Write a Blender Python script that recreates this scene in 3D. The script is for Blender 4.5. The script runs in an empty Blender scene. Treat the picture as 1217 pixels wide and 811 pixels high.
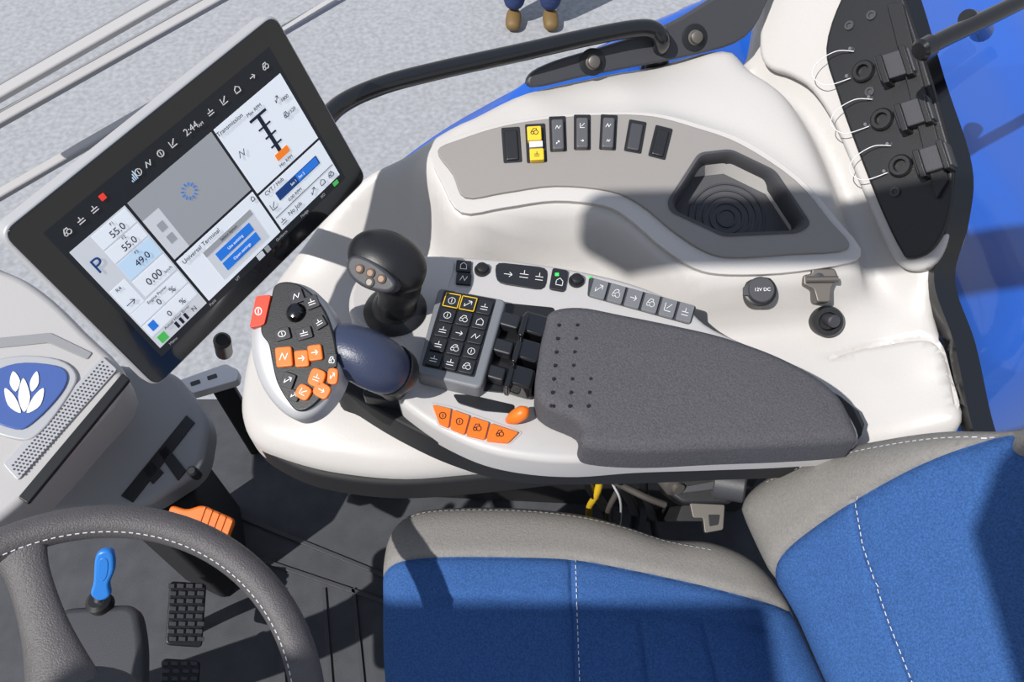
import bpy, bmesh, math, random
import numpy as np
from mathutils import Vector, Matrix
from mathutils.geometry import delaunay_2d_cdt
random.seed(4)
# ------------------------------------------------------------ survey of the cab
F=980.0; CX,CY=608.5,405.5; PT=math.radians(57); C=Vector((0,0,1.55))
FW=Vector((0,math.cos(PT),-math.sin(PT))); UP=Vector((0,math.sin(PT),math.cos(PT))); RT=Vector((1,0,0))
def ray(u,v): return FW+RT*((u-CX)/F)-UP*((v-CY)/F)
def P(u,v,z):
    d=ray(u,v); return C+d*((z-C.z)/d.z)
class FR:
    def __init__(s,o,n,x=(1,0,0)):
        s.o=Vector(o); s.n=Vector(n).normalized(); x=Vector(x)
        s.x=(x-s.n*x.dot(s.n)).normalized(); s.y=s.n.cross(s.x)
    def L1(s,u,v,h=0):
        d=ray(u,v); t=((s.o+s.n*h)-C).dot(s.n)/d.dot(s.n); p=C+d*t-s.o
        return (p.dot(s.x),p.dot(s.y))
    def L(s,pts,h=0): return [s.L1(p[0],p[1],h) for p in pts]
    def W(s,a,b,h=0): return s.o+s.x*a+s.y*b+s.n*h
    def zat(s,x,y): return s.o.z-(s.n.x*(x-s.o.x)+s.n.y*(y-s.o.y))/s.n.z
    def M(s,a,b,h=0,ang=0):
        c,sn=math.cos(ang),math.sin(ang)
        X=s.x*c+s.y*sn; Y=-s.x*sn+s.y*c; o=s.W(a,b,h)
        return Matrix(((X.x,Y.x,s.n.x,o.x),(X.y,Y.y,s.n.y,o.y),(X.z,Y.z,s.n.z,o.z),(0,0,0,1)))
def flat(z): return FR((0,0,z),(0,0,1))
def fr3(a,b,c):
    A,B,D=P(*a),P(*b),P(*c); n=(B-A).cross(D-A)
    if n.z<0: n=-n
    return FR(A,n)
# ------------------------------------------------------------ materials
def lin(c): return tuple(((x/255)/12.92 if x/255<=.04045 else ((x/255+.055)/1.055)**2.4) for x in c)+(1,)
def mat(name,rgb,rough=.5,metal=0,bump=0,bs=300,var=0,vs=8,coat=0,emit=0,spec=.5):
    m=bpy.data.materials.new(name); m.use_nodes=True; nt=m.node_tree; b=nt.nodes['Principled BSDF']
    c=lin(rgb); b.inputs['Base Color'].default_value=c; b.inputs['Roughness'].default_value=rough
    b.inputs['Metallic'].default_value=metal; b.inputs['Coat Weight'].default_value=coat
    b.inputs['Specular IOR Level'].default_value=spec
    tc=nt.nodes.new('ShaderNodeTexCoord')
    if var:
        n=nt.nodes.new('ShaderNodeTexNoise'); n.inputs['Scale'].default_value=vs; n.inputs['Detail'].default_value=6
        nt.links.new(tc.outputs['Object'],n.inputs['Vector'])
        r=nt.nodes.new('ShaderNodeValToRGB'); r.color_ramp.elements[0].position=.3; r.color_ramp.elements[1].position=.7
        r.color_ramp.elements[0].color=tuple(x*(1-var) for x in c[:3])+(1,)
        r.color_ramp.elements[1].color=tuple(min(1,x*(1+var)) for x in c[:3])+(1,)
        nt.links.new(n.outputs['Fac'],r.inputs['Fac']); nt.links.new(r.outputs['Color'],b.inputs['Base Color'])
    if bump:
        n=nt.nodes.new('ShaderNodeTexNoise'); n.inputs['Scale'].default_value=bs; n.inputs['Detail'].default_value=3
        nt.links.new(tc.outputs['Object'],n.inputs['Vector'])
        bp=nt.nodes.new('ShaderNodeBump'); bp.inputs['Strength'].default_value=bump; bp.inputs['Distance'].default_value=.001
        nt.links.new(n.outputs['Fac'],bp.inputs['Height']); nt.links.new(bp.outputs['Normal'],b.inputs['Normal'])
    if emit:
        b.inputs['Emission Color'].default_value=c; b.inputs['Emission Strength'].default_value=emit
    return m
M_white=mat('light_plastic',(188,185,182),.40,bump=.12,bs=700,var=.02,vs=500,spec=.5)
M_white2=mat('pale_plastic',(180,178,177),.42,bump=.12,bs=700,spec=.5)
M_fasc=mat('taupe_plastic',(138,134,131),.5,bump=.2,bs=700,spec=.4)
M_grayp=mat('gray_plastic',(142,143,146),.5,bump=.2,bs=900)
M_graydk=mat('keypad_gray',(112,115,120),.5,bump=.2,bs=900)
M_dkgray=mat('dark_gray_plastic',(58,59,64),.5,bump=.25,bs=800)
M_rock=mat('rocker_gray',(84,84,88),.4,bump=.2,bs=800)
M_bin=mat('bin_gray',(70,70,74),.6,bump=.3,bs=700)
M_pad=mat('armrest_rubber',(78,77,82),.8,bump=1,bs=420,var=.25,vs=520,spec=.35)
M_black=mat('black_plastic',(24,25,28),.4,bump=.2,bs=900)
M_gloss=mat('gloss_black',(14,14,17),.12,coat=.5)
M_tube=mat('black_paint',(20,21,24),.22,coat=.3)
M_key=mat('key_black',(30,32,37),.45)
M_keyg=mat('key_gray',(112,114,118),.5)
M_icon=mat('icon_white',(225,225,225),.6,emit=.1)
M_icond=mat('icon_dark',(45,45,48),.6)
M_orange=mat('orange_plastic',(230,112,26),.45)
M_red=mat('red_plastic',(210,62,36),.4)
M_yellow=mat('yellow_plastic',(226,186,40),.5)
M_green=mat('green_led',(60,190,90),.4,emit=.5)
M_silver=mat('silver_plastic',(180,181,184),.4,metal=.2)
M_grip=mat('slate_grip',(52,60,84),.36,bump=.3,bs=500)
M_brz=mat('bronze_button',(118,98,84),.3,metal=.4)
M_leath=mat('gray_leather',(126,124,121),.6,bump=.8,bs=450,var=.08,vs=300,spec=.3)
M_wheel=mat('wheel_leather',(80,77,79),.5,bump=.8,bs=600,var=.06,vs=80)
M_blue=mat('blue_fabric',(58,94,150),.95,bump=1,bs=1000,var=.26,vs=450,spec=.1)
M_stitch=mat('stitch_thread',(205,205,210),.8)
M_floor=mat('rubber_mat',(62,64,69),.7,bump=.5,bs=500,var=.18,vs=25)
M_under=mat('underbody_black',(26,27,30),.7)
M_paint=mat('blue_paint',(32,88,184),.16,coat=.6)
M_asph=mat('asphalt',(152,154,158),.95,var=.16,vs=38)
M_metal=mat('steel',(150,152,156),.3,metal=.9)
M_metald=mat('dull_steel',(112,107,102),.45,metal=.6)
M_bluek=mat('blue_key',(40,120,205),.35)
M_jean=mat('denim',(40,58,104),.9,var=.2,vs=60)
M_skin=mat('skin',(205,160,135),.6)
M_shirt=mat('shirt_cloth',(60,66,80),.9)
M_hair=mat('hair_brown',(60,42,30),.8)
M_shoe=mat('shoe_leather',(110,88,50),.6)
M_badge=mat('badge_blue',(70,96,160),.3,coat=.5)
M_cable=mat('cable_white',(215,215,218),.4)
M_frit=mat('glass_frit',(12,13,16),.15,coat=.5)
def smat(n,rgb,e=.55): return mat(n,rgb,.3,emit=e,spec=.2)
S_glass=mat('screen_glass',(16,17,20),.08,coat=.6)
S_bar=smat('ui_bar',(40,43,48),.2); S_white=smat('ui_white',(208,214,222)); S_gray=smat('ui_gray',(150,153,158),.4)
S_gr2=smat('ui_midgray',(186,190,196)); S_blue=smat('ui_blue',(40,110,200)); S_dk=smat('ui_dark',(30,40,60),.1)
S_navy=smat('ui_navy',(30,62,120),.4); S_or=smat('ui_orange',(225,120,40)); S_gn=smat('ui_green',(70,170,80)); S_lt=smat('ui_ltblue',(176,200,222)); S_red=smat('ui_red',(220,60,50))
M_glass=bpy.data.materials.new('window_glass'); M_glass.use_nodes=True
nt=M_glass.node_tree; nt.nodes.clear(); o_=nt.nodes.new('ShaderNodeOutputMaterial'); mx=nt.nodes.new('ShaderNodeMixShader'); tr=nt.nodes.new('ShaderNodeBsdfTransparent'); gs=nt.nodes.new('ShaderNodeBsdfGlossy')
gs.inputs['Roughness'].default_value=.02; tr.inputs['Color'].default_value=(.92,.95,.96,1); mx.inputs[0].default_value=.07
nt.links.new(tr.outputs[0],mx.inputs[1]); nt.links.new(gs.outputs[0],mx.inputs[2]); nt.links.new(mx.outputs[0],o_.inputs[0])
# ------------------------------------------------------------ builders
ROOTS={}
def root(name):
    e=bpy.data.objects.new(name,None); e.empty_display_size=.05; bpy.context.scene.collection.objects.link(e); ROOTS[e]=[]; return e
def link(o,parent):
    bpy.context.scene.collection.objects.link(o)
    if parent is not None: o.parent=parent; ROOTS[parent].append(o)
    return o
def finish(bm,name,mats,parent,bevel=0,ang=35,seg=2):
    me=bpy.data.meshes.new(name); bm.normal_update(); bm.to_mesh(me); bm.free()
    for m in (mats if isinstance(mats,(list,tuple)) else [mats]): me.materials.append(m)
    me.shade_smooth(); me.set_sharp_from_angle(angle=math.radians(ang))
    o=bpy.data.objects.new(name,me); link(o,parent)
    if bevel:
        b=o.modifiers.new('bevel','BEVEL'); b.width=bevel; b.segments=seg; b.limit_method='ANGLE'; b.angle_limit=math.radians(40); b.harden_normals=True
    return o
def cr(pts,n=6,closed=True):
    pts=[np.array(p,float) for p in pts]; N=len(pts); out=[]
    for i in range(N if closed else N-1):
        g=(lambda k: pts[k%N]) if closed else (lambda k: pts[min(max(k,0),N-1)])
        p0,p1,p2,p3=g(i-1),g(i),g(i+1),g(i+2)
        for k in range(n):
            t=k/n; out.append(tuple(.5*((2*p1)+(-p0+p2)*t+(2*p0-5*p1+4*p2-p3)*t*t+(-p0+3*p1-3*p2+p3)*t**3)))
    if not closed: out.append(tuple(pts[-1]))
    return out
def rp(pts,r,seg=4):
    out=[];N=len(pts)
    for i in range(N):
        a,b,c=[Vector(pts[(i+k)%N]) for k in (-1,0,1)]
        r1=min(r,(a-b).length*.45,(c-b).length*.45)
        p=b+(a-b).normalized()*r1; q=b+(c-b).normalized()*r1
        for k in range(seg+1):
            t=k/seg; out.append(tuple(p*(1-t)**2+b*2*t*(1-t)+q*t*t))
    return out
def area(p): return .5*sum(p[i][0]*p[(i+1)%len(p)][1]-p[(i+1)%len(p)][0]*p[i][1] for i in range(len(p)))
def ccw(p): return list(p) if area(p)>0 else list(p)[::-1]
def inside(x,y,poly):
    r=False;j=len(poly)-1
    for i in range(len(poly)):
        xi,yi=poly[i][0],poly[i][1];xj,yj=poly[j][0],poly[j][1]
        if (yi>y)!=(yj>y) and x<(xj-xi)*(y-yi)/(yj-yi)+xi: r=not r
        j=i
    return r
class Dist:
    def __init__(s,poly,closed=True):
        a=np.array([p[:2] for p in poly],float); b=np.roll(a,-1,0)
        if not closed: a=a[:-1]; b=b[:-1]
        s.a=a; s.d=b-a; s.l=(s.d**2).sum(1)+1e-12
    def __call__(s,x,y):
        p=np.array((x,y)); t=(((p-s.a)*s.d).sum(1)/s.l).clip(0,1); q=s.a+s.d*t[:,None]-p
        return math.sqrt((q**2).sum(1).min())
def prism(bm,fr,pts,h,th,mi=0):
    pts=ccw(pts); t=[bm.verts.new(fr.W(p[0],p[1],h)) for p in pts]; b=[bm.verts.new(fr.W(p[0],p[1],h-th)) for p in pts]
    fs=[bm.faces.new(t),bm.faces.new(b[::-1])]; n=len(pts)
    for i in range(n): fs.append(bm.faces.new((t[i],b[i],b[(i+1)%n],t[(i+1)%n])))
    for f in fs: f.material_index=mi
def slab(name,fr,pts,h,th,m,parent,bevel=.002,seg=2,holes=()):
    bm=bmesh.new()
    if not holes: prism(bm,fr,pts,h,th)
    else:
        loops=[ccw(pts)]+[ccw(x) for x in holes]; V=[];E=[]
        for l in loops:
            k=len(V); V+=[Vector(p[:2]) for p in l]; E+=[(k+i,k+(i+1)%len(l)) for i in range(len(l))]
        vo,eo,fo,_,_,_=delaunay_2d_cdt(V,E,[],0,1e-7)
        T=[bm.verts.new(fr.W(v.x,v.y,h)) for v in vo]
        for f in fo:
            c=sum((vo[i] for i in f),Vector((0,0)))/3
            if inside(c.x,c.y,loops[0]) and not any(inside(c.x,c.y,l) for l in loops[1:]):
                bm.faces.new([T[i] for i in f])
        be=[e for e in bm.edges if len(e.link_faces)==1]
        r=bmesh.ops.extrude_edge_only(bm,edges=be)
        for v in [g for g in r['geom'] if isinstance(g,bmesh.types.BMVert)]: v.co-=fr.n*th
        bmesh.ops.delete(bm,geom=[v for v in bm.verts if not v.link_faces],context='VERTS')
    return finish(bm,name,m,parent,bevel,seg=seg)
def surf(name,fr,outline,hf,mats,parent,grid=.012,holes=(),seams=(),region=None,skirt=.05,rings=(.0015,.005,.011,.02)):
    outline=ccw(outline); D=Dist(outline); V=[];E=[]
    for l in [outline]+[ccw(x) for x in holes]:
        k=len(V); V+=[Vector(p[:2]) for p in l]; E+=[(k+i,k+(i+1)%len(l)) for i in range(len(l))]
    for l in seams:
        k=len(V); V+=[Vector(p[:2]) for p in l]; E+=[(k+i,k+i+1) for i in range(len(l)-1)]
    n=len(outline)
    for r in rings:
        for i in range(n):
            a,b,c=[Vector(outline[(i+k)%n][:2]) for k in (-1,0,1)]; t=(c-a)
            if t.length<1e-9: continue
            t.normalize(); p=b+Vector((-t.y,t.x))*r
            if inside(p.x,p.y,outline) and D(p.x,p.y)>r*.85: V.append(p)
    xs=[p[0] for p in outline]; ys=[p[1] for p in outline]
    x=min(xs)
    while x<max(xs):
        y=min(ys)
        while y<max(ys):
            if inside(x,y,outline) and D(x,y)>rings[-1]+grid*.4: V.append(Vector((x,y)))
            y+=grid
        x+=grid
    vo,eo,fo,_,_,_=delaunay_2d_cdt(V,E,[],0,1e-6)
    bm=bmesh.new(); T=[bm.verts.new(fr.W(v.x,v.y,hf(v.x,v.y))) for v in vo]
    for f in fo:
        c=sum((vo[i] for i in f),Vector((0,0)))/len(f)
        if inside(c.x,c.y,outline) and not any(inside(c.x,c.y,l) for l in holes):
            g=bm.faces.new([T[i] for i in f])
            if region: g.material_index=region(c.x,c.y)
    be=[e for e in bm.edges if len(e.link_faces)==1]
    r=bmesh.ops.extrude_edge_only(bm,edges=be)
    for v in [g for g in r['geom'] if isinstance(g,bmesh.types.BMVert)]: v.co-=fr.n*skirt
    bmesh.ops.delete(bm,geom=[v for v in bm.verts if not v.link_faces],context='VERTS')
    return finish(bm,name,mats,parent,ang=60)
def tps(ctrl):
    A=np.array([c[:2] for c in ctrl]); z=np.array([c[2] for c in ctrl]); n=len(A)
    def U(r2): return np.where(r2>1e-14,.5*r2*np.log(r2+1e-20),0)
    K=U(((A[:,None]-A[None])**2).sum(2))+np.eye(n)*1.5e-3; Q=np.c_[np.ones(n),A]
    S=np.linalg.solve(np.r_[np.c_[K,Q],np.c_[Q.T,np.zeros((3,3))]],np.r_[z,0,0,0])
    def f(x,y):
        return float(S[:n]@U(((A-np.array((x,y)))**2).sum(1))+S[n]+S[n+1]*x+S[n+2]*y)
    return f
def taper(name,pts,rad,m,parent,seg=20,n=6,sq=1.0,caps=True,smooth=True):
    q=[tuple(p)+(r,) for p,r in zip(pts,rad)]
    if smooth: q=cr(q,n,False)
    bm=bmesh.new(); rings=[]; nx=None
    for i,p in enumerate(q):
        a=Vector(q[max(i-1,0)][:3]); b=Vector(q[min(i+1,len(q)-1)][:3]); t=(b-a).normalized()
        if nx is None: nx=t.orthogonal().normalized() if abs(t.z)>.9 else t.cross(Vector((0,0,1))).normalized()
        nx=(nx-t*nx.dot(t)).normalized(); ny=t.cross(nx)
        rings.append([bm.verts.new(Vector(p[:3])+(nx*math.cos(k*2*math.pi/seg)+ny*sq*math.sin(k*2*math.pi/seg))*max(p[3],1e-4)) for k in range(seg)])
    for a,b in zip(rings,rings[1:]):
        for k in range(seg): bm.faces.new((a[k],a[(k+1)%seg],b[(k+1)%seg],b[k]))
    if caps: bm.faces.new(rings[0][::-1]); bm.faces.new(rings[-1])
    bmesh.ops.recalc_face_normals(bm,faces=bm.faces)
    return finish(bm,name,m,parent,ang=50)
def lathe(name,c,ax,prof,m,parent,seg=32,ang=30):
    ax=Vector(ax).normalized(); x=ax.orthogonal().normalized(); y=ax.cross(x); c=Vector(c); bm=bmesh.new(); R=[]
    for r,h in prof: R.append([bm.verts.new(c+ax*h+(x*math.cos(k*2*math.pi/seg)+y*math.sin(k*2*math.pi/seg))*max(r,1e-5)) for k in range(seg)])
    for a,b in zip(R,R[1:]):
        for k in range(seg): bm.faces.new((a[k],a[(k+1)%seg],b[(k+1)%seg],b[k]))
    bm.faces.new(R[0][::-1]); bm.faces.new(R[-1]); bmesh.ops.recalc_face_normals(bm,faces=bm.faces)
    return finish(bm,name,m,parent,ang=ang)
def pk(u,v,w,h,a=0):
    a=math.radians(a); c,s=math.cos(a),math.sin(a)
    return [(u+x*c-y*s,v+x*s+y*c) for x,y in ((-w/2,-h/2),(w/2,-h/2),(w/2,h/2),(-w/2,h/2))]
def gridq(q,nr,nc,gap):
    TL,TR,BR,BL=[np.array(p,float) for p in q]; out=[]
    B=lambda s,t:tuple((TL*(1-s)+TR*s)*(1-t)+(BL*(1-s)+BR*s)*t)
    for r in range(nr):
        for c in range(nc):
            s0,s1=(c+gap)/nc,(c+1-gap)/nc; t0,t1=(r+gap)/nr,(r+1-gap)/nr
            out.append([B(s0,t0),B(s1,t0),B(s1,t1),B(s0,t1)])
    return out
def keys(name,fr,quads,h,th,m,parent,r=.0015,bevel=.0006,local=False):
    bm=bmesh.new()
    for q in quads: prism(bm,fr,rp(q if local else fr.L(q,h),r,3),h,th)
    return finish(bm,name,m,parent,bevel)
def circ(r=.3,n=12,x=0,y=0): return [(x+r*math.cos(k*2*math.pi/n),y+r*math.sin(k*2*math.pi/n)) for k in range(n+1)]
GLY=[[circ(.32),[(0,-.15),(0,.15)]],[[(-.35,.2),(-.1,-.25),(.1,.2),(.35,-.2)]],[[(-.3,0),(.3,0)],[(.1,-.2),(.3,0),(.1,.2)]],
 [circ(.15,8,-.2,.15),circ(.22,10,.15,.1),[(-.3,0),(-.1,-.3),(.2,-.3),(.2,-.1)]],[[(-.3,.25),(.3,.25)],[(-.3,0),(.3,0)],[(0,-.3),(0,0)]],
 [[(-.3,.3),(.3,.3),(.3,-.1),(0,-.35),(-.3,-.1),(-.3,.3)]],[[(-.3,.3),(.3,-.3)],[(0,-.3),(.3,-.3),(.3,0)],[(-.3,.3),(-.3,0)]],[[(-.3,-.3),(-.3,.3),(.3,.3)],[(-.1,.1),(.3,-.3)]]]
def glyphs(name,fr,quads,h,m,parent,w=.0007,local=False,idx=None,k=1.0):
    bm=bmesh.new()
    for qi,q in enumerate(quads):
        q=q if local else fr.L(q,h); TL,TR,BR,BL=[np.array(p) for p in q]
        g=GLY[idx[qi] if idx else random.randrange(len(GLY))]
        for pl in g:
            pp=[]
            for (x,y) in pl:
                s,t=.5+x*k,.5+y*k; pp.append((TL*(1-s)+TR*s)*(1-t)+(BL*(1-s)+BR*s)*t)
            for a,b in zip(pp,pp[1:]):
                d=b-a; l=np.hypot(*d)
                if l<1e-7: continue
                d=d/l; nn=np.array((-d[1],d[0]))*w/2; a2=a-d*w/2; b2=b+d*w/2
                prism(bm,fr,[tuple(a2-nn),tuple(b2-nn),tuple(b2+nn),tuple(a2+nn)],h,.0004)
    return finish(bm,name,m,parent)
def text(name,fr,s,a,b,h,size,m,parent,ang=0,al='CENTER'):
    c=bpy.data.curves.new(name,'FONT'); c.body=s; c.size=size; c.align_x=al; c.align_y='CENTER'; c.extrude=.0001
    c.materials.append(m); o=bpy.data.objects.new(name,c); link(o,parent); o.matrix_world=fr.M(a,b,h,ang); return o
def stitches(name,fr,path,hf,m,parent,dash=.0045,gap=.003,w=.0010):
    bm=bmesh.new(); path=[Vector(p[:2]) for p in path]
    L=[0]
    for a,b in zip(path,path[1:]): L.append(L[-1]+(b-a).length)
    def at(s):
        for i in range(len(L)-1):
            if L[i+1]>=s:
                t=(s-L[i])/max(L[i+1]-L[i],1e-9); return path[i].lerp(path[i+1],t)
        return path[-1]
    s=0
    while s<L[-1]-dash:
        a,b=at(s),at(s+dash); d=(b-a)
        if d.length>1e-6:
            d.normalize(); n=Vector((-d.y,d.x))*w/2
            t=[fr.W(p.x,p.y,hf(p.x,p.y)) for p in (a-n,b-n,b+n,a+n)]
            nn=(t[1]-t[0]).cross(t[3]-t[0]).normalized()
            if nn.dot(fr.n)<0: nn=-nn
            bm.faces.new([bm.verts.new(p+nn*.0022) for p in t])
        s+=dash+gap
    return finish(bm,name,m,parent)
def rail_slab(name,fr,a,b,w,th,m,parent,bev=.004,h=0):
    A=Vector(fr.L1(*a)); B=Vector(fr.L1(*b)); d=(B-A).normalized(); n2=Vector((-d.y,d.x))*w/2
    return slab(name,fr,[tuple(A-n2),tuple(B-n2),tuple(B+n2),tuple(A+n2)],h,th,m,parent,bev,3)
# ============================================================ GROUND & BODY OUTSIDE
g=root('ground')
slab('asphalt_surface',flat(-1.4),[(-14,-12),(14,-12),(14,16),(-14,16)],0,.2,M_asph,g,0)
fd=root('tractor_fender')
fo=cr([(418,205),(455,170),(520,128),(600,90),(645,72),(760,34),(900,-10),(1060,-60),(1350,-120),(1420,100),(1400,420),(1300,455),(1165,440),(1100,300),(1000,150),(900,80),(760,110),(640,130),(540,165),(450,205)],5)
ff=flat(.5)
loc=ff.L(fo); Df=Dist(loc)
def hfend(x,y): 
    d=min(Df(x,y),.09); return .0+ .12*math.exp(-((x-.7)/.6)**2)-.1*((.09-d)/.09)**2+.03/(1+math.exp(-(x-.86)/.012))
surf('fender_skin',ff,loc,hfend,[M_paint],fd,grid=.02,skirt=.35,rings=(.01,.03,.06))
# ============================================================ CONSOLE
con=root('side_console')
FAS=fr3((560,205,.768),(985,285,.755),(740,145,.800))
fas_px=cr([(520,180),(548,166),(600,150),(660,141),(720,137),(775,139),(825,152),(880,172),(945,215),(985,262),(1008,296),(940,303),(872,307),(838,300),(800,276),(762,245),(725,228),(660,222),(600,230),(553,236),(538,208)],4)
led_px=cr([(512,182),(534,164),(600,145),(660,136),(720,132),(780,134),(832,147),(890,168),(952,211),(994,258),(1024,304),(950,322),(868,326),(825,318),(785,292),(748,260),(718,244),(660,238),(600,246),(548,252),(524,215)],4)
PLATE=fr3((1090,290,.755),(985,10,.865),(1130,180,.835))
out_c=[(318,345,.62),(296,400,.61),(286,450,.60),(284,490,.60),(300,520,.60),(345,540,.60),(400,553,.60),(480,560,.60),(580,553,.60),(700,548,.60),(850,550,.60),(1000,540,.62),(1100,520,.65),(1152,494,.68),(1136,420,.70),(1112,335,.72),(1122,270,.74),(1125,200,.77),(1095,110,.80),(1060,0,.84),(1050,-60,.87),(930,-60,.87),(908,0,.85),(880,44,.82),(820,60,.80),(760,77,.79),(700,88,.79),(640,102,.79),(560,138,.78),(500,163,.77),(440,192,.75),(395,235,.71),(350,295,.66)]
ctrl=[tuple(P(*c)) for c in out_c]
inner=[(330,440,.62),(380,500,.62),(350,380,.63),(430,300,.655),(470,240,.70),(520,280,.665),(600,280,.67),(640,300,.665),(500,400,.64),(600,480,.63),(760,340,.655),(700,290,.67),(820,350,.66),(860,350,.665),(930,370,.665),(900,450,.64),(1050,400,.67),(1050,450,.66),(1110,460,.67),(1000,350,.69),(1060,350,.70),(560,150,.79),(640,122,.80),(740,105,.805),(820,100,.80),(870,120,.80),(900,160,.79),(940,40,.83),(950,110,.81),(985,200,.78),(1020,270,.75)]
ctrl+=[tuple(P(*c)) for c in inner]
T=tps(ctrl); col=[P(*c)[:2] for c in cr(out_c,5)]; DC=Dist(col)
fas_xy=[FAS.W(*p)[:2] for p in FAS.L(led_px)]; DFx=Dist(fas_xy)
pil_px=cr([(918,-60),(908,0),(903,55),(912,80),(938,90),(965,108),(992,150),(1020,215),(1045,275),(1066,312),(1086,322),(1112,312),(1132,268),(1136,200),(1118,130),(1092,60),(1066,-10),(1050,-60)],4)
pil_xy=[PLATE.W(*p)[:2] for p in PLATE.L(pil_px)]; DPx=Dist(pil_xy)
lid_px=cr([(992,414),(1035,406),(1085,408),(1112,420),(1128,450),(1138,480)],8,False)
lid_xy=[tuple(P(u,v,.675)[:2]) for u,v in lid_px]; DLd=Dist(lid_xy,False)
def hcon(x,y):
    d=DC(x,y); r=.022; k=0 if d>=r else r-math.sqrt(max(r*r-(r-d)**2,0))
    z=T(x,y)
    dd=0 if inside(x,y,fas_xy) else DFx(x,y); w=math.exp(-(dd/.018)**2); z=z*(1-w)+w*(FAS.zat(x,y)-.011)
    dd=0 if inside(x,y,pil_xy) else DPx(x,y); w=math.exp(-(dd/.03)**2); z=z*(1-w)+w*(PLATE.zat(x,y)-.028)
    return z-k-.005*math.exp(-(DLd(x,y)/.0025)**2)
def conpt(u,v):
    z=.7
    for _ in range(12): p=P(u,v,z); z=.5*z+.5*hcon(p.x,p.y)
    return P(u,v,z)
cup_px=[(797,240),(832,186),(868,182),(918,206),(958,266),(945,276),(860,280),(800,252)]
cup_w=[FAS.W(*FAS.L1(*p)) for p in cup_px]
cc=sum(cup_w,Vector())/len(cup_w)
hole_c=[((w.x-cc.x)*1.04+cc.x,(w.y-cc.y)*1.04+cc.y) for w in cup_w]
def offs(path,o):
    out=[]
    for i,p in enumerate(path):
        a=Vector(path[max(i-1,0)]);b=Vector(path[min(i+1,len(path)-1)]);d=(b-a).normalized(); out.append((p[0]-d.y*o,p[1]+d.x*o))
    return out
surf('molded_top',flat(0),col,hcon,[M_white],con,grid=.009,holes=[hole_c],seams=[lid_xy,offs(lid_xy,.004),offs(lid_xy,-.004)],skirt=.035,rings=(.001,.004,.009,.015))
slab('lower_trim',flat(.0),[P(u,v,.53)[:2] for u,v in cr([(330,400),(305,500),(310,540),(350,568),(400,584),(480,592),(580,585),(700,572),(1000,545),(1060,500),(1040,400),(700,350),(420,340)],5)],.575,.055,M_under,con,.008)
slab('pedestal',flat(0),[(-.33,.64),(.45,.60),(.48,.85),(-.10,.85),(-.33,.72)],.53,.53,M_under,con,.01)
pc=root('pillar_cover')
slab('cover_shell',PLATE,PLATE.L(pil_px),.004,.075,M_white,pc,.007,4)
# ---- fascia
sp=root('switch_panel')
fl=FAS.L(fas_px); hl=FAS.L(cup_px)
slab('ledge',FAS,FAS.L(led_px),-.0015,.03,M_white,sp,.006,4,holes=[rp(hl,.006)])
slab('fascia_plate',FAS,fl,.003,.010,M_fasc,sp,.002,3,holes=[rp(hl,.006)])
def sw(name,u,v,w,h,a,m,icon=True,hh=.012):
    keys(name,FAS,[pk(u,v,w+6,h+6,a)],.0045,.004,M_black,sp,.002)
    keys(name+'_cap',FAS,[pk(u,v,w,h,a)],hh,.01,m,sp,.003,.0025)
    if icon: glyphs(name+'_mark',FAS,[pk(u,v-h*.22,w*.6,w*.6,a),pk(u,v+h*.28,w*.4,w*.4,a)],hh+.0004,M_icon,sp,.0006)
sw('blank_switch',608,172,16,36,-4,M_black,False,.007)
keys('hazard_frame',FAS,[pk(637,170,24,46,-3)],.0045,.004,M_black,sp,.002)
keys('hazard_cap',FAS,[pk(635,158,17,17,-3),pk(638,183,17,14,-3)],.013,.01,M_yellow,sp,.002,.0015)
keys('hazard_window',FAS,[pk(637,171,16,7,-3)],.011,.008,M_cable,sp,.001,.0005)
glyphs('hazard_mark',FAS,[pk(635,156,12,11,0),pk(638,183,9,9,0)],.0136,M_icond,sp,.0008)
sw('rocker_1',663,159,14,36,-2,M_rock); sw('rocker_2',692,157,14,36,0,M_rock); sw('rocker_3',723,157,14,36,3,M_rock)
sw('rocker_4',755,162,15,32,10,M_dkgray,False,.008); sw('rocker_5',785,169,15,32,14,M_black,False,.007)
# ---- cup holder
ch=root('cup_holder')
def loft(name,fr,loops,m,parent,ang=40):
    bm=bmesh.new(); R=[[bm.verts.new(fr.W(p[0],p[1],h)) for p in l] for l,h in loops]; n=len(R[0])
    for a,b in zip(R,R[1:]):
        for k in range(n): bm.faces.new((a[k],a[(k+1)%n],b[(k+1)%n],b[k]))
    bm.faces.new(R[-1]); bmesh.ops.recalc_face_normals(bm,faces=bm.faces)
    if bm.faces[-1:][0].normal.dot(fr.n)<0:
        for f in bm.faces: f.normal_flip()
    return finish(bm,name,m,parent,ang=ang)
hr=ccw(rp(hl,.008)); hc=np.mean(hr,0)
sc=lambda k,dx=0,dy=0:[((p[0]-hc[0])*k+hc[0]+dx,(p[1]-hc[1])*k+hc[1]+dy) for p in hr]
loft('bin_wall',FAS,[(sc(1.06),.0045),(sc(1.0),.0055),(sc(.96),.002),(sc(.93),-.010),(sc(.93),-.038)],M_bin,ch)
poly=sc(.90); cxr,cyr=hc[0]-.002,hc[1]-.012
bm=bmesh.new()
for r in (.012,.021,.030,.039,.048):
    N_=60
    for k_ in range(N_):
        t0,t1=k_*math.tau/N_,(k_+1)*math.tau/N_
        q=[(cxr+rr*math.cos(t),cyr+rr*math.sin(t)) for rr,t in ((r-.0012,t0),(r+.0012,t0),(r+.0012,t1),(r-.0012,t1))]
        if all(inside(p[0],p[1],poly) for p in q): prism(bm,FAS,q,-.0358,.0022)
finish(bm,'base_rings',M_dkgray,ch)
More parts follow.
